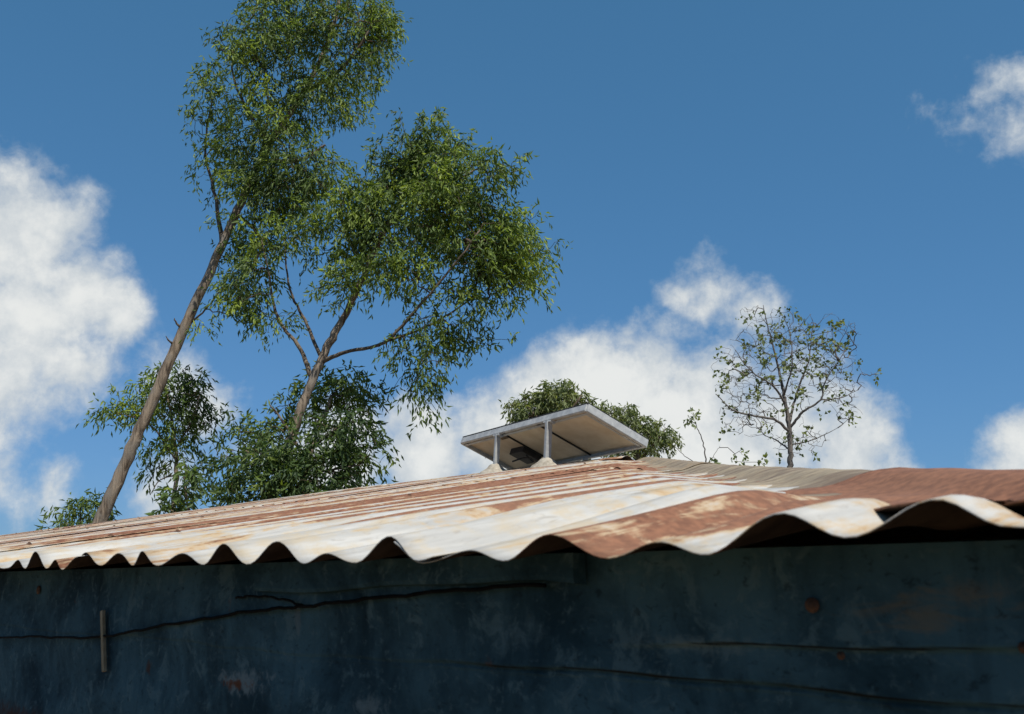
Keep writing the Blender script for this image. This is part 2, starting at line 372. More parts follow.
# slopes turned away from the photograph: far long slope and the two hip ends
def far_slope(corners, along, count):            # corners: eave a, eave b, top b, top a
    a, b, c, d_ = [np.array(q, float) for q in corners]
    nc, nr = count*6+1, 6; V = []
    for j in range(nr):
        v = j/(nr-1)
        for i in range(nc):
            u = i/(nc-1); p = (a*(1-u)+b*u)
            q = d_*(1-u)+c*u; lo = np.minimum(d_[along], c[along]); hi = np.maximum(d_[along], c[along])
            top = d_ + (c-d_)*np.clip((p[along]-d_[along])/(c[along]-d_[along]+1e-6), 0, 1) if abs(c[along]-d_[along]) > .01 else d_
            r = p*(1-v) + top*v; r = r.copy(); r[2] += .009*math.cos(u*count*2*math.pi); V.append(r)
    return V, grid_faces(nr, nc)
ZR = ZE + TN*W
for cor, al, cnt in ((((2*W, 0, ZE), (2*W, L, ZE), (W+.005, L-HS*W, ZR), (W+.005, HS*W, ZR)), 1, 209),
                     (((0.02, -.005, ZE-.024), (2*W, 0, ZE-.024), (W, HS*W-.01, ZR-.024), (W, HS*W-.01, ZR-.024)), 0, 78),
                     (((0, L, ZE), (2*W, L, ZE), (W, L-HS*W+.01, ZR), (W, L-HS*W+.01, ZR)), 0, 78)):
    V, F = far_slope(cor, al, cnt); mesh('roof_sheet', V, F, M_SHEET, shed, True, {'rust_or_seam_shade': ('POINT', np.full(len(V), .3))})

# hip and ridge caps
TN2 = TN*W/(HS*W)
def cap_piece(along, lw, rw, pt, mat, seed, lift, rust_or_seam_shade, near=False):
    rr = np.random.RandomState(seed)
    q = np.concatenate([np.linspace(-lw, -.05, 18), np.linspace(-.042, .042, 9), np.linspace(.05, rw, 8)])
    A, Q = np.meshgrid(along, q, indexing='ij')
    ph = rr.uniform(0, 6, 6)
    edge = np.clip((-Q-.03)/(lw-.03), 0, 1)
    wav = edge*(.006*np.sin(A*23+ph[0]) + .005*np.sin(A*41+ph[1]) + .003*np.sin(A*77+ph[2]))
    Qj = Q*(1+edge*(.05*np.sin(A*9+ph[3])+.035*np.sin(A*31+ph[4])))
    if near:                                      # the drip end of the cap has rusted back over the troughs
        sA = HS*A - Qj; A = A + sm(.05, .11, -Qj)*.085*(.5-.5*np.cos(2*np.pi*phase(sA)))*np.clip(1-(A-.012)/.25, 0, 1)
    P = pt(A, Qj)
    P[..., 2] += lift + .45*np.maximum(wav, -.006) + .011*sm(.085, .02, np.abs(Q))
    P[..., 2] += .0004*np.sin(A*60+ph[5])*np.clip(1-abs(Q)/.06, 0, 1)
    V = P.reshape(-1, 3)
    r = (rust_or_seam_shade + .12*np.sin(A*14+ph[2])*np.sin(Q*30) + .5*sm(.45, .8, edge)).ravel()
    o = mesh('roof_cap', V, grid_faces(len(along), len(q)), mat, shed, True, {'rust_or_seam_shade': ('POINT', r)})
    o.data.materials.append(M_UNDER); md = o.modifiers.new('thickness', 'SOLIDIFY'); md.thickness = .0012; md.offset = -1; md.material_offset = 1
    return o
def hip_pt(A, Q):                                # A: how far up the hip (as n); Q<0: on the photographed slope
    l = Q < 0
    A = A - .18*np.maximum(-Q, 0)*np.clip(A/.4, 0, 1)
    n = np.where(l, A, A+Q); s = np.where(l, HS*A - Q, HS*A)
    z = np.where(l, ZE - .0125 + plane(n, s) + .0185*(1-sm(0.0, .13, n)), ZE - .0125 - .02*np.maximum(Q, 0) + TN2*s + swell(A, HS*A))
    return np.stack([n, s, z], -1)
o = cap_piece(np.linspace(.012, .45, 60), .235, .20, hip_pt, M_CAPRED, 3, .0035, .55, True)
tag(o, 'red rusted cap piece at the low end of the hip')
o = cap_piece(np.linspace(.16, 1.55, 110), .235, .20, hip_pt, M_CAPTAN, 8, .0005, .16)
tag(o, 'tan weathered cap piece with dark streaks')
cap_piece(np.linspace(1.45, 2.98, 90), .20, .20, hip_pt, M_CAPTAN, 11, .0025, .3)
def ridge_pt(A, Q):
    l = Q < 0; n = W + Q*.6
    z = np.where(l, ZE+plane(n, A), ZE + plane(np.full_like(A, W), A) - TN*Q*.6) + .004
    return np.stack([n, A, z], -1)
r0 = HS*W + .12; i = 0
while r0 < L - HS*W - .1:
    r1 = min(r0+1.85, L-HS*W+.05)
    cap_piece(np.linspace(r0, r1, 40), .07, .2, ridge_pt, M_SHEET, 20+i, .002+.003*(i % 2), .25+.2*(i % 3 == 0)); r0 = r1-.08; i += 1

# nails along two purlins (each sheet is nailed on every third crest)
def nail_mb(mb, n, s):
    p = np.array([n, s, float(zroof(np.array(n), np.array(s)))+.003])
    V = []; 
    for r, h in ((.0055, 0), (.005, .0007), (.003, .0012), (.0026, .0026), (.001, .0034)):
        for j in range(8): V.append(p + np.array([r*math.cos(j*math.pi/4), r*math.sin(j*math.pi/4), h]))
    mb.add(V, [(a*8+j, a*8+(j+1) % 8, (a+1)*8+(j+1) % 8, (a+1)*8+j) for a in range(4) for j in range(8)] + [tuple(range(32, 40))])
mb = MB(); rn = random.Random(4)
for row in (.22, .90, 1.56, 2.3):
    for j, s in enumerate(allp):
        if s < HS*row+.28 or s > 9 or (j+int(row*10)) % 4 or rn.random() < .35: continue
        nail_mb(mb, row+rn.uniform(-.02, .02), s+rn.uniform(-.003, .003))
tag(mb.build('roof_nail', M_NAIL, shed, True), kind='stuff')

# timber under the roof: wall plate boards, rafters
mb = MB()
for r in np.arange(.9, L-.6, .9):
    ne = min(W-.1, r/HS-.2, (L-r)/HS-.2); mb.bar((.10, r, ZE-.055+TN*.1), (ne, r, ZE-.055+TN*ne), .045, .06)
mb.build('rafter', M_TIMBER, shed)

# front wall: overlapping sheets of blue-painted metal, with wavy laps
KW = 1.047
SEAM1, SEAM2 = -.0285*KW, -.0505*KW
yy = np.unique(np.concatenate([np.linspace(-.02, 1.0, 205), np.linspace(1.0, 2.4, 110), np.linspace(2.4, L-.02, 40)]))
zz = np.unique(np.concatenate([[-1.72, -1.3, -.9, -.6, -.4], np.linspace(-.30, -.13, 35), np.linspace(-.13, .021, 110)]))
Yg, Zg = np.meshgrid(yy, zz)
wav1 = SEAM1 + .0016*np.sin(Yg*14) + .001*np.sin(Yg*37+1) - .006*sm(.28, .46, Yg)
wav2 = SEAM2 + .0018*np.sin(Yg*11+2) + .0009*np.sin(Yg*45) - .004*sm(.35, .6, Yg)
fade1 = 1-sm(.36, .44, Yg); fade2 = 1-.75*sm(.50, .68, Yg)
X = np.full_like(Yg, .072)
X += .0065*fade1*(1-sm(wav1-.0011, wav1+.0003, Zg))
X += .0062*fade2*(1-sm(wav2-.0011, wav2+.0003, Zg))
X -= .0022*fade2*sm(wav2-.0045, wav2-.0035, Zg)*(1-sm(wav2-.0035, wav2-.0022, Zg))
X += .003*np.sin(Yg*5+Zg*9) + .0016*np.sin(Yg*17-Zg*30) + .0012*np.sin(Zg*60+Yg*6)
rw = np.clip(1.0*fade1*np.exp(-((Zg-wav1-.0002)/(.0009+.0004*np.sin(Yg*60)))**2) + 1.0*fade2*np.exp(-((Zg-wav2-.0002)/(.0010+.0004*np.sin(Yg*47+1)))**2), 0, 1)  # mask for the painted dark seam lines, occlusion under each lap plus dirt
Vw = np.stack([X, Yg, Zg+ZC], -1).reshape(-1, 3)
mesh('wall', Vw, grid_faces(len(zz), len(yy)), M_WALL, shed, True, {'rust_or_seam_shade': ('POINT', rw.ravel())})
mb = MB()
for a, b in (((.07, .02), (2*W-.06, .02)), ((2*W-.06, .02), (2*W-.06, L-.05)), ((2*W-.06, L-.05), (.07, L-.05))):
    mb.bar((*a, .86), (*b, .86), .03, 1.76)
mb.build('wall', M_WALL, shed)
# short blue batten nailed along the top of the wall
mb = MB()
pts = np.linspace(.452, .86, 14); V = []; 
for i, s in enumerate(pts):
    lo = .0035 - .010*sm(.46, .85, s) - .004*sm(.5, .45, s) + .0012*math.sin(s*31); hi = .021
    for (x, z) in ((.0605, lo+.001), (.0595, lo+.004), (.0595, hi), (.071, hi), (.072, lo)): V.append((x+.001*math.sin(s*20), s, z+ZC))
mb.add(V, [(i*5+k, i*5+(k+1) % 5, (i+1)*5+(k+1) % 5, (i+1)*5+k) for i in range(13) for k in range(5)] + [(4, 3, 2, 1, 0), tuple(range(65, 70))])
mb.build('batten', M_WALL, shed)
# bolt head with a rusty washer, pale strip of wood
def disc(mb, s, z, r, x0, h):
    V = []
    for rr_, hh in ((r, 0), (r*.95, h*.5), (r*.62, h*.6), (r*.5, h), (r*.2, h*1.15)):
        for j in range(12): V.append((x0-hh, s+rr_*math.cos(j*math.pi/6), z+ZC+rr_*math.sin(j*math.pi/6)))
    mb.add(V, [(a*12+j, a*12+(j+1) % 12, (a+1)*12+(j+1) % 12, (a+1)*12+j) for a in range(4) for j in range(12)] + [tuple(range(48, 60))])
for s, z, r in ((.276, -.0095, .0042), (.262, -.0335, .0022), (.1745, -.026, .0028), (1.415, -.005, .006), (1.60, -.01, .008)):
    s *= KW; z *= KW; mb = MB(); disc(mb, s, z, r, .071+.003*math.sin(s*5+z*9)+.0016*math.sin(s*17-z*30), .002); mb.build('bolt', M_NAIL, shed, True)
mb = MB()
mb.bar((.065, 1.172*1.03, ZC-.094*1.03), (.064, 1.190*1.03, ZC-.028*1.03), .0065, .004, up=(1, 0, 0)); mb.build('wood_strip', M_STRIP, shed)

# wire stapled along the wall
def wall_at(px, py, n=.064):
    r = ray(px, py); q = (D+n)/(r@nv); p = CAM + r*q; return p
wire = empty('wire', tuple(wall_at(300, 606)))
tag(wire, 'thin black wire sagging along the blue wall under the eave', 'wire')
def wire_run(px, name, r):
    P = [wall_at(x, y, .064) for x, y in px]; P = catmull(P, 6)
    P = P + np.array([[0, 0, .0006*math.sin(i*1.1)+.0004*math.sin(i*2.3)] for i in range(len(P))])
    o = MB(); o.tube(P - np.array(wire.location), r, 6); o.build(name, M_WIRE, wire, True)
wire_run([(-60, 640), (0, 638), (30, 636.5), (62, 637.5), (98, 637), (130, 632), (165, 625), (205, 619), (245, 612), (285, 608), (304, 606.5), (340, 602), (395, 596), (470, 589), (545, 584)], 'cable', .0016)
wire_run([(236, 598), (246, 596.5), (265, 596.5), (286, 600), (304, 606)], 'wire_end', .0011)

# ------------------------------------------------------------------ solar panel on the ridge
def rot(y, p, r):
    cy, sy, cp, sp, cr, sr = math.cos(y), math.sin(y), math.cos(p), math.sin(p), math.cos(r), math.sin(r)
    return np.array([[cy, -sy, 0], [sy, cy, 0], [0, 0, 1]]) @ np.array([[cr, 0, sr], [0, 1, 0], [-sr, 0, cr]]) @ np.array([[1, 0, 0], [0, cp, -sp], [0, sp, cp]])
PM = rot(-.98, -.375, -.02); PC = np.array([.187*.95, 5.2*.95, .732*.95+ZC]); PW, PH = 1.134*.95, .39*.95
def pan(x, y, z): return PM @ np.array([x, y, z])           # relative to the panel centre
panel = empty('solar_panel', tuple(PC))
tag(panel, 'small solar panel seen from below, tilted on posts at the roof ridge', 'solar panel')
hw, hh = PW/2, PH/2
def along_edge(px):                                      # where the high edge crosses that column
    lo, hi = -hw, hw
    for _ in range(40):
        m_ = (lo+hi)/2; p = PC+pan(m_, -hh, 0)-CAM
        if 512+FPX*(p@cR)/(p@cF) < px: lo = m_
        else: hi = m_
    return m_
up = PM[:, 2]
mb = MB()
for a, b in (((-hw, -hh), (hw, -hh)), ((hw, hh), (-hw, hh))): mb.bar(pan(*a, .004), pan(*b, .004), .016, .034, up)
for a, b in (((hw, -hh), (hw, hh)), ((-hw, hh), (-hw, -hh))): mb.bar(pan(*a, .005), pan(*b, .005), .018, .038, up)
mb.build('frame', M_ALU, panel)
def slab(x0, x1, y0, y1, z0, z1, name, mat):
    mb = MB(); V = [pan(x, y, z) for z in (z0, z1) for x, y in ((x0, y0), (x1, y0), (x1, y1), (x0, y1))]
    mb.add(V, [(3, 2, 1, 0), (4, 5, 6, 7), (0, 1, 5, 4), (1, 2, 6, 5), (2, 3, 7, 6), (3, 0, 4, 7)]); return mb.build(name, mat, panel)
slab(-hw+.004, hw-.004, -hh+.004, hh-.004, .004, .010, 'back_sheet', M_BACK)
slab(-hw+.012, hw-.012, -hh+.012, hh-.012, .0115, .018, 'cell_sheet', M_CELL)
mb = MB()
for x in (-.17, .135): mb.bar(pan(x, -hh+.01, -.001), pan(x, hh-.01, -.001), .007, .008, up)
mb.build('joint', M_BLACK, panel)
slab(-.30, -.18, -.02, .10, -.03, .003, 'junction_box', M_BLACK)
mb = MB()
for a, b in (((-hw, -hh), (hw, -hh)), ((hw, -hh), (hw, hh))): mb.bar(pan(a[0]*1.004, a[1]*1.006, .026), pan(b[0]*1.004, b[1]*1.006, .026), .010, .006, up)
mb.build('rim', M_BLACK, panel)
mb = MB()
for a, b in (((-hw+.01, -hh+.022), (hw-.01, -hh+.022)), ((hw-.024, -hh+.02), (hw-.024, hh-.02))): mb.bar(pan(*a, -.012), pan(*b, -.012), .014, .003, up)
mb.build('frame_lip', M_ALU, panel)
mb = MB(); cb = catmull([pan(-.20, .02, -.03), pan(-.16, .05, -.06), pan(-.10, .02, -.075), pan(-.06, -.06, -.10), pan(-.07, -.12, -.15)], 6); mb.tube(cb, .004, 6); mb.build('cable', M_BLACK, panel, True)
for px in (498, 549):
    mb = MB(); q = along_edge(px); mb.bar(pan(q-.028, -hh+.008, -.017), pan(q+.028, -hh+.008, -.017), .030, .010, up); mb.build('bracket', M_ALU, panel)
slab(-.24, -.17, -.16, -.12, -.004, .003, 'plate', M_TIMBER)
def local(p): q = np.asarray(p)-SH; return q@nv, q@dv
for px, fx, r_ in ((498, -.012, .016), (549, -.012, .019)):
    tp = PC + pan(along_edge(px), -hh+.004, -.012); ft = tp + np.array([fx, 0, 0])
    n_, s_ = local(ft); zt = ZE + TN*min(n_, 2*W-n_) + float(swell(np.array(min(n_, W)), np.array(s_))) + .012; ft[2] = zt
    p = MB(); p.bar(ft-PC, tp-PC, r_*1.9, r_*.8, (.68, -.73, 0), .08); post = p.build('post', M_ALU, panel)
    rb = np.random.RandomState(int(px)); V = []; Fm = []
    for i, (r, h) in enumerate(((.080, -.03), (.062, .0), (.040, .016), (.028, .030), (.020, .038), (.012, .040))):
        for j in range(14):
            A = j*2*math.pi/14; rr2 = r*(1+.14*math.sin(A*2+px)+rb.uniform(-.10, .10)); V.append(ft-PC+np.array([rr2*math.cos(A), rr2*math.sin(A), h+rb.uniform(-.003, .003)]))
    Fm = [(a*14+j, a*14+(j+1) % 14, (a+1)*14+(j+1) % 14, (a+1)*14+j) for a in range(5) for j in range(14)]+[tuple(range(70, 84))]
    o = mesh('mortar_base', V, Fm, M_MORTAR, post, True)
for x in (-.40, .10):
    tp = pan(x, hh-.01, -.012); n_, s_ = local(PC+tp); zt = ZE + TN*(2*W-n_) - PC[2]
    p = MB(); p.bar((tp[0], tp[1], zt), tp, .03, .025, (1, 0, 0), .08); p.build('post', M_ALU, panel)

# ------------------------------------------------------------------ trees
def leaves(P, Dr, Ln, Wd, rng, fold=.25):
    """two-triangle folded leaves hanging from P along Dr"""
    k = len(P); Dr = Dr/(np.linalg.norm(Dr, axis=1)[:, None]+1e-9)
    q = rng.normal(size=(k, 3)); sd = np.cross(Dr, q); sd /= np.linalg.norm(sd, axis=1)[:, None]+1e-9
    nr = np.cross(sd, Dr)
    mid = P + Dr*(Ln*.42)[:, None] + nr*(Ln*.06)[:, None]
    tip = P + Dr*Ln[:, None] - nr*(Ln*.10)[:, None]
    a = mid + sd*(Wd/2)[:, None] + nr*(Wd*fold)[:, None]; b = mid - sd*(Wd/2)[:, None] + nr*(Wd*fold)[:, None]
    V = np.stack([P, a, tip, b], 1).reshape(-1, 3)
    i = np.arange(k)*4
    F = np.concatenate([np.stack([i, i+1, i+2], 1), np.stack([i, i+2, i+3], 1)], 1).reshape(-1, 3)
    return V, F
def fast_mesh(name, V, F, mat, parent, tint=None, smooth=False):
    me = bpy.data.meshes.new(name); V = np.asarray(V, np.float32); F = np.asarray(F, np.int32); k = F.shape[1]
    me.vertices.add(len(V)); me.vertices.foreach_set('co', V.ravel())
    me.loops.add(F.size); me.loops.foreach_set('vertex_index', F.ravel())
    me.polygons.add(len(F)); me.polygons.foreach_set('loop_start', np.arange(len(F), dtype=np.int32)*k)
    me.update(calc_edges=True)
    if tint is not None: a = me.attributes.new('tint', 'FLOAT', 'FACE'); a.data.foreach_set('value', np.asarray(tint, np.float32))
    if smooth: me.polygons.foreach_set('use_smooth', np.ones(len(F), bool))
    me.materials.append(mat); o = bpy.data.objects.new(name, me); C.objects.link(o); o.parent = parent; return o

def tree(name, label, Y, trunk, limbs, blobs, seed, leaf=(.15, .028), per=16, drop=.8, spray=.28, mat=M_LEAF, bark=M_BARK,
         group=None, cat='tree', leafless=0.0, twig_r=.0042, tint=(.35, .22), base_r=None, limb_jit=.03, subtw=2, clump=1, bendy=.10):
    rng = np.random.RandomState(seed)
    pts = [at(x, y, Y+dy) for x, y, dy, r in trunk]; rr = [r for *_, r in trunk]
    if Y > 18.5 and clump == 6: rr = [q*.77 for q in rr]
    d0 = pts[0]-pts[1]; d0 = d0/abs(d0[2]) if d0[2] < 0 else np.array([0, 0, -1.])
    steps = pts[0][2]; base = pts[0] + d0*steps ; base[2] = 0
    full = [base, (base*.5+pts[0]*.5)+np.array([0, 0, 0]), *pts]; fr = [base_r or rr[0]*1.15, rr[0]*1.05, *rr]
    root = empty(name, tuple(base)); tag(root, label, cat, group)
    def poly(P, R, per_=7, jit=limb_jit):
        Q = catmull(P, per_); Rr = np.interp(np.linspace(0, len(R)-1, len(Q)), np.arange(len(R)), R)
        j = rng.normal(size=Q.shape)*np.minimum(jit, Rr*(.07 if len(P) > 7 else .16)+.003)[:, None]; j[0] = 0; j[:, 2] *= .3; return Q+j, Rr*(1+rng.uniform(-.05, .05, len(Q)))
    nodes = []; nrad = []; parent = []; fixed = []
    def add_nodes(Q):
        for q in Q: nodes.append(q); parent.append(-1)
    Q, Rr = poly(full, fr); Vt, Ft = tube(Q-base, Rr, 14); mesh('trunk', Vt, Ft, bark, root, True)
    add_nodes(Q[len(Q)//3:])
    for lm in limbs:
        lp = [at(x, y, Y+dy) for x, y, dy, r in lm]; lr = [r for *_, r in lm]
        Q, Rr = poly(lp, lr, 6); Vt, Ft = tube(Q-base, Rr, 8); mesh('limb', Vt, Ft, M_LIMB if bark is M_BARK else bark, root, True); add_nodes(Q[1:])
    NF = len(nodes)
    att = []
    for bx, by, rx, ry, dy, num in blobs:
        c = at(bx, by, Y+dy); k = (Y+dy)/FPX
        u = rng.normal(size=(num, 3)); u /= np.linalg.norm(u, axis=1)[:, None]; u *= (rng.rand(num)**.42)[:, None]*(.86 if clump > 1 else 1)
        A_ = c + u*np.array([rx*k, (rx+ry)/2*k, ry*k])
        if clump > 1:                             # foliage hangs in bunches with gaps between them
            nc_ = max(2, num//clump); A_ = A_[rng.randint(0, nc_, num)] + rng.normal(size=(num, 3))*np.array([.20, .20, .17])
        att.append(A_)
    att = np.concatenate(att)
    ND = np.array(nodes)
    d0_ = np.min(np.linalg.norm(att[:, None]-ND[None], axis=2), 1); order = np.argsort(d0_)
    cap_n = NF + len(att)*5; ARR = np.zeros((cap_n, 3)); ARR[:NF] = ND; PAR = np.full(cap_n, -1); cnt = NF
    tips = []; tdir = []
    for ai in order:
        a = att[ai]; dd = ARR[:cnt]-a; ds = np.linalg.norm(dd, axis=1) + .35*np.maximum(dd[:, 2], 0)
        j = int(np.argmin(ds)); p = ARR[j]; v = a-p; ln = np.linalg.norm(v)
        m_ = 4 if ln > .25 else 2; prev = j
        bend = rng.normal(size=3)*ln*bendy + np.array([0, 0, ln*bendy])
        for q in range(1, m_+1):
            f_ = q/m_; pt = p + v*f_ + bend*math.sin(math.pi*f_) + (rng.normal(size=3)*ln*.03 if q < m_ else 0)
            ARR[cnt] = pt; PAR[cnt] = prev; prev = cnt; cnt += 1
        tips.append(a); tdir.append(v/(ln+1e-6))
    load = np.zeros(cnt); ischild = np.zeros(cnt, bool)
    ch = np.bincount(PAR[NF:cnt], minlength=cnt)
    for i in range(cnt-1, NF-1, -1):
        if ch[i] == 0: load[i] += 1
        load[PAR[i]] += load[i] if PAR[i] >= NF else 0
    # tubes: walk each chain from tip down
    VV = []; FF = []; off = 0
    done = np.zeros(cnt, bool)
    for i in range(cnt-1, NF-1, -1):
        if done[i] or ch[i] > 0 and not done[i] and False: continue
        if done[i]: continue
        chain = [i]; done[i] = True; x = i
        while PAR[x] >= NF and not done[PAR[x]]: x = PAR[x]; done[x] = True; chain.append(x)
        chain.append(PAR[x]); chain = chain[::-1]
        R_ = np.array([twig_r*max(load[c], 1)**.48 for c in chain]); R_[0] = R_[1]
        if len(chain) < 2: continue
        V_, F_ = tube(ARR[chain]-base, R_, 4 if len(chain) < 6 else 5)
        VV += V_; FF += [tuple(q+off for q in f) for f in F_]; off += len(V_)
    mesh('twigs', VV, FF, M_TWIG if bark is M_BARK else bark, root, True)
    # foliage sprays at the twig tips
    tips = np.array(tips); tdir = np.array(tdir)
    if leafless > 0:
        keep = rng.rand(len(tips)) > leafless; tips = tips[keep]; tdir = tdir[keep]
    K = len(tips); W3 = rng.normal(size=(6, 3))*2.2; big_ = np.sin(tips@W3.T + rng.uniform(0, 6, 6)).sum(1)/6**.5
    T = tint[0] + rng.normal(size=K)*tint[1]*.55 + big_*tint[1]*.8
    P = []; Dd = []; Ti = []
    for s_ in range(subtw):
        ax = tdir + rng.normal(size=(K, 3))*.75; ax /= np.linalg.norm(ax, axis=1)[:, None]
        nl = per//subtw
        for q in range(nl):
            f_ = (q+rng.rand(K))/nl
            pos = tips + ax*(spray*f_)[:, None] - np.array([0, 0, 1])*(spray*.55*f_*f_)[:, None] + rng.normal(size=(K, 3))*spray*.14
            dr = ax*.55 + rng.normal(size=(K, 3))*.45; dr[:, 2] -= drop*rng.uniform(.4, 1.5, K)
            P.append(pos); Dd.append(dr); Ti.append(T + rng.normal(size=K)*tint[1]*.6)
    P = np.concatenate(P); Dd = np.concatenate(Dd); Ti = np.concatenate(Ti)
    sc_ = rng.uniform(.65, 1.25, len(P))
    Vl, Fl = leaves(P-base, Dd, leaf[0]*sc_, leaf[1]*sc_*rng.uniform(.8, 1.2, len(P)), rng)
    fast_mesh('crown', Vl, Fl, mat, root, np.clip(np.repeat(Ti, 2), 0, 1))
    return root

# tall leaning gum, its top beyond the frame
tree('gum_tree', 'tall leaning gum tree with long bare trunk, crown cut by the top of the photo', 19.0,
     [(100, 522, 0, .160), (124, 466, 0, .150), (152, 402, 0, .138), (180, 337, 0, .128), (208, 276, 0, .118), (234, 218, 0, .108), (258, 165, .2, .10), (285, 120, .3, .085), (312, 78, .4, .07), (335, 20, .5, .055), (350, -60, .5, .035)],
     [[(243, 200, .1, .05), (262, 150, .3, .035), (268, 100, .5, .024), (262, 50, .6, .014)],
      [(222, 245, 0, .05), (214, 190, .5, .035), (205, 150, .8, .025), (212, 100, .9, .015)],
      [(300, 95, .3, .05), (340, 70, -.3, .035), (370, 30, -.6, .02)],
      [(262, 160, .2, .05), (300, 160, -.8, .035), (325, 145, -1, .02)],
      [(238, 215, 0, .04), (262, 240, -.4, .025), (248, 275, -.5, .015)],
      [(184, 330, 0, .035), (177, 324, -.1, .022), (174, 318, -.15, .008)], [(176, 346, 0, .03), (169, 341, -.1, .018), (166, 336, -.15, .006)],
      [(192, 322, 0, .022), (212, 302, -.2, .014), (232, 270, -.3, .008)],
      [(270, 140, .2, .04), (245, 105, .6, .03), (232, 60, .8, .02), (255, 10, .8, .015)]],
     [(250, 60, 42, 55, -.6, 110), (225, 105, 32, 45, .7, 60), (285, 25, 60, 50, 0, 150), (345, 25, 52, 60, -.3, 190), (372, 20, 30, 50, .2, 60), (335, 85, 38, 40, -.5, 90),
      (300, 100, 40, 40, .3, 80), (265, 130, 45, 40, -.5, 110), (222, 160, 26, 32, .6, 50), (300, 170, 45, 32, -.8, 140), (262, 185, 36, 34, -.6, 90), (238, 235, 26, 34, -.2, 50),
      (240, 285, 22, 32, -.4, 40), (275, 205, 28, 24, -.4, 45), (375, 75, 20, 30, 0, 25), (300, -40, 90, 45, 0, 140), (255, 310, 24, 16, -.3, 18), (215, 310, 14, 14, -.2, 8)],
     1, leaf=(.135, .032), per=19, clump=6, mat=M_LEAF, tint=(.44, .32))
# second gum with a round crown
tree('gum_tree', 'gum tree with forked trunk and broad rounded crown, right of the leaning trunk', 17.0,
     [(284, 462, 0, .088), (300, 412, 0, .082), (316, 372, 0, .076), (332, 338, 0, .068), (348, 310, .1, .058), (366, 270, .2, .050), (390, 220, .2, .05), (420, 165, .2, .03)],
     [[(322, 362, 0, .042), (345, 352, -.3, .034), (385, 342, -.6, .028), (420, 305, -.8, .024), (450, 270, -.9, .018), (480, 230, -1, .015)],
      [(385, 342, -.6, .024), (430, 325, -.4, .018), (470, 300, -.2, .015)],
      [(312, 378, 0, .045), (298, 345, .3, .035), (278, 318, .5, .028), (268, 270, .5, .018), (262, 240, .5, .01)],
      [(320, 355, 0, .035), (305, 320, .4, .028), (290, 290, .5, .02), (284, 240, .5, .012)],
      [(366, 270, .2, .045), (345, 230, .6, .03), (340, 190, .7, .018)],
      [(390, 220, .2, .04), (440, 190, -.3, .025), (475, 170, -.5, .015)],
      [(366, 270, .2, .04), (400, 255, -.5, .03), (440, 215, -.7, .018)]],
     [(432, 162, 52, 40, 0, 190), (390, 190, 48, 45, .2, 150), (470, 180, 42, 50, -.5, 150), (440, 220, 60, 45, -.5, 190), (500, 235, 36, 48, -.4, 130), (515, 260, 30, 36, -.2, 90),
      (480, 280, 38, 30, -.3, 80), (360, 240, 40, 40, .2, 110), (342, 278, 28, 22, -.2, 36), (400, 270, 38, 32, -.7, 80), (352, 205, 26, 34, .6, 50), (465, 325, 34, 26, -.3, 45), (420, 365, 28, 34, -.5, 36), (415, 335, 22, 22, -.5, 20),
      (258, 250, 30, 38, .5, 44), (300, 228, 30, 30, .4, 26), (275, 310, 24, 16, .5, 10), (240, 290, 18, 20, .5, 16), (322, 212, 24, 26, .4, 26), (430, 400, 16, 14, -.5, 8)],
     2, leaf=(.13, .032), per=19, clump=6, mat=M_LEAF, tint=(.44, .32))
# leafy regrowth round the foot of the second gum
tree('young_tree', 'dense bushy young tree around the foot of the forked gum', 17.0,
     [(302, 505, .3, .06), (306, 470, .4, .05), (318, 430, .6, .035), (332, 395, .8, .02)],
     [[(294, 490, 0, .035), (268, 465, -.3, .025), (245, 450, -.4, .012)], [(300, 455, 0, .035), (335, 430, -.4, .022), (360, 410, -.5, .012)], [(296, 475, 0, .03), (330, 470, -.4, .02), (360, 465, -.5, .01)],
      [(300, 450, 0, .03), (282, 420, .4, .02), (270, 405, .4, .012)]],
     [(262, 432, 34, 24, .9, 34), (335, 400, 34, 32, .9, 62), (345, 378, 20, 18, .9, 20), (300, 470, 55, 26, -.5, 120), (350, 455, 30, 34, -.2, 52), (338, 430, 30, 20, -.4, 36), (245, 460, 28, 28, -.2, 36), (330, 492, 55, 16, -.5, 60),
      (250, 492, 36, 14, -.3, 32), (288, 410, 18, 18, .9, 14), (372, 428, 14, 18, -.2, 10), (224, 485, 14, 16, -.2, 10), (285, 452, 22, 14, -.6, 24)],
     3, leaf=(.15, .040), per=17, clump=3, drop=.55, mat=M_LEAF2, tint=(.42, .26))
tree('young_tree', 'slim leafy tree half hidden behind the leaning trunk', 20.2,
     [(172, 522, 0, .05), (176, 470, 0, .04), (172, 420, 0, .03), (165, 385, 0, .015)],
     [[(176, 460, 0, .02), (150, 425, -.2, .014), (115, 412, -.3, .008)], [(175, 450, 0, .02), (192, 420, -.2, .014), (200, 395, -.3, .008)], [(176, 475, 0, .02), (160, 480, -.2, .012), (150, 495, -.2, .006)]],
     [(175, 385, 34, 26, 0, 75), (150, 405, 38, 26, 0, 60), (190, 420, 22, 36, 0, 50), (115, 410, 22, 12, -.1, 16), (160, 440, 30, 18, 0, 24), (185, 460, 22, 18, 0, 16), (150, 470, 14, 10, 0, 6)],
     4, leaf=(.15, .034), per=15, mat=M_LEAF, tint=(.48, .28))
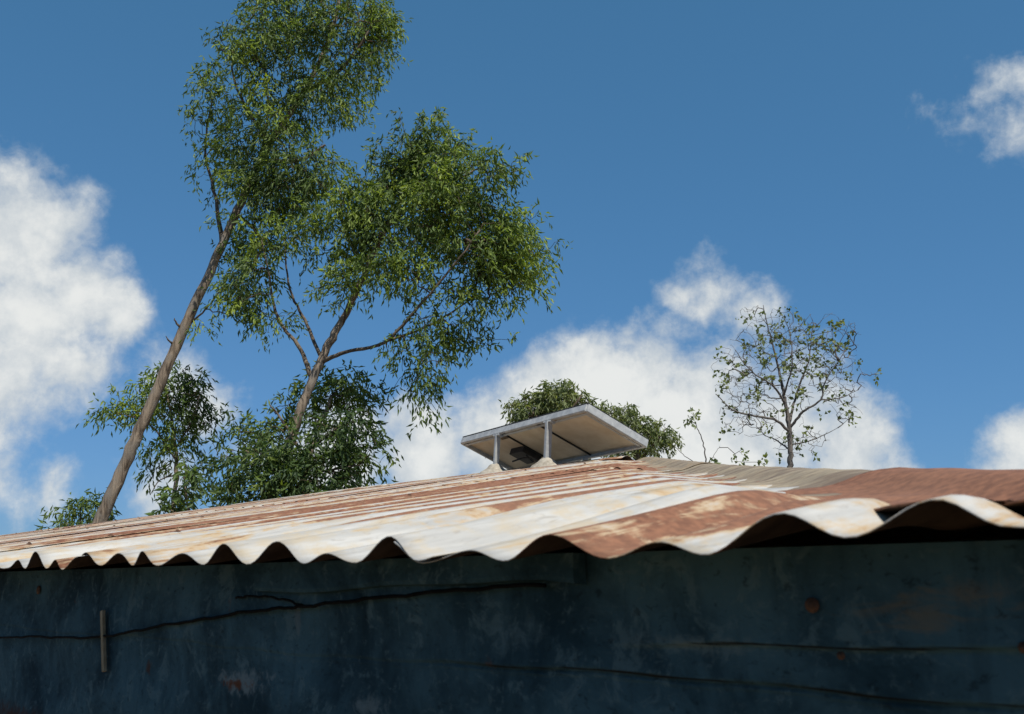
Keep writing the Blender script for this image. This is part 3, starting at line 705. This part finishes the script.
tree('sapling', 'leafy sapling tip showing above the roof left of the bushy young tree', 14.5,
     [(196, 560, 0, .03), (192, 525, 0, .022), (186, 495, 0, .012), (184, 475, 0, .006)],
     [[(192, 520, 0, .014), (170, 510, -.1, .008), (160, 508, -.1, .004)]],
     [(186, 488, 18, 18, 0, 16), (172, 508, 18, 8, 0, 11), (186, 472, 8, 8, 0, 4)],
     5, leaf=(.15, .04), per=13, drop=.5, spray=.2, mat=M_LEAF2, tint=(.5, .24))
tree('bush', 'small sparse bush at the foot of the leaning trunk, above the roof edge', 19.6,
     [(84, 570, 0, .03), (82, 540, 0, .022), (80, 515, 0, .012)],
     [[(82, 535, 0, .014), (62, 520, 0, .006)], [(82, 530, 0, .014), (98, 510, .1, .006)]],
     [(78, 512, 24, 16, 0, 34), (60, 522, 12, 10, 0, 10), (98, 508, 10, 14, 0, 14)],
     6, leaf=(.16, .035), per=13, mat=M_LEAF2, tint=(.4, .24))
# crowns beyond the ridge
tree('leafy_tree', 'pale green round crown just above the left end of the solar panel', 24.0,
     [(556, 520, 0, .12), (556, 470, 0, .1), (556, 430, 0, .07), (558, 400, 0, .03)],
     [[(556, 440, 0, .05), (535, 415, -.3, .03), (525, 405, -.3, .015)], [(556, 430, 0, .05), (575, 405, -.3, .03), (582, 395, -.3, .015)]],
     [(562, 402, 28, 23, 0, 150), (532, 412, 26, 20, 0, 95), (560, 440, 50, 30, 0, 60), (500, 440, 12, 12, 0, 12)],
     7, leaf=(.15, .04), per=20, spray=.24, mat=M_LEAF3, tint=(.42, .25))
tree('leafy_tree', 'pale green crown behind the right corner of the solar panel', 27.0,
     [(640, 530, 0, .12), (640, 480, 0, .1), (638, 450, 0, .06), (634, 425, 0, .03)],
     [[(640, 465, 0, .05), (620, 430, -.2, .03), (605, 415, -.2, .014)], [(640, 460, 0, .04), (658, 440, -.2, .02), (665, 430, -.2, .012)]],
     [(626, 420, 22, 15, 0, 70), (600, 412, 14, 8, 0, 20), (655, 440, 22, 20, 0, 80), (630, 450, 26, 20, 0, 50)],
     8, leaf=(.15, .04), per=18, spray=.24, mat=M_LEAF3, tint=(.45, .25))
# thin, nearly leafless tree
tree('thin_tree', 'thin nearly leafless tree with grey branches above the right end of the roof', 13.0,
     [(790, 490, 0, 0.0379), (790, 462, 0, 0.0355), (790, 440, 0, 0.0318), (788, 420, 0, 0.0275), (784, 395, 0, 0.0208), (779, 370, .1, 0.0153), (770, 335, .1, 0.0086), (763, 305, .1, 0.0037)],
     [[(790, 432, 0, 0.0214), (775, 420, -.1, 0.0172), (755, 416, -.2, 0.0134), (733, 410, -.3, 0.0098), (716, 394, -.3, 0.0055)],
      [(790, 428, 0, 0.0208), (803, 412, -.1, 0.0165), (820, 400, -.2, 0.0122), (826, 380, -.2, 0.0086), (846, 350, -.2, 0.0043)],
      [(789, 424, 0, 0.0184), (796, 395, .2, 0.0147), (808, 362, .3, 0.0098), (812, 330, .3, 0.0055)],
      [(786, 405, 0, 0.0159), (772, 385, -.2, 0.0122), (752, 372, -.3, 0.0080), (735, 350, -.3, 0.0043)],
      [(790, 450, 0, 0.0122), (776, 440, .2, 0.0086), (766, 436, .2, 0.0049)],
      [(820, 400, -.2, 0.0092), (840, 398, -.2, 0.0067), (858, 390, -.2, 0.0031)],
      [(784, 395, 0, 0.0122), (792, 365, -.2, 0.0092), (790, 330, -.2, 0.0049)],
      [(790, 445, 0, 0.0110), (812, 440, -.1, 0.0067), (838, 428, -.1, 0.0031)]],
     [(780, 340, 45, 34, 0, 316), (820, 345, 40, 36, 0, 336), (745, 370, 36, 36, 0, 246), (790, 385, 50, 34, 0, 270), (838, 380, 28, 30, 0, 180), (750, 415, 34, 24, 0, 200), (800, 440, 32, 18, 0, 134), (875, 375, 9, 6, 0, 11), (752, 312, 14, 10, 0, 35), (855, 330, 8, 10, 0, 25), (850, 415, 14, 14, 0, 44)],
     9, leaf=(.06, .042), per=8, drop=.3, spray=.11, mat=M_LEAF3, bark=M_BARK2, leafless=.92, bendy=.035, twig_r=.0021, tint=(.35, .26), limb_jit=.02)
tree('twiggy_shrub', 'two spindly twigs with a few leaves left of the thin tree', 11.0,
     [(706, 480, 0, .010), (706, 462, 0, .008), (702, 440, 0, .006), (696, 424, 0, .004)],
     [[(706, 470, 0, .006), (688, 458, 0, .004), (674, 446, 0, .003)], [(706, 466, 0, .004), (714, 455, 0, .003), (720, 446, 0, .002)]],
     [(692, 416, 9, 6, 0, 7), (714, 462, 8, 6, 0, 4), (738, 456, 10, 7, 0, 4), (758, 461, 7, 4, 0, 3)],
     10, leaf=(.055, .036), per=6, drop=.3, spray=.07, mat=M_LEAF3, bark=M_BARK2, twig_r=.0022, cat='shrub')
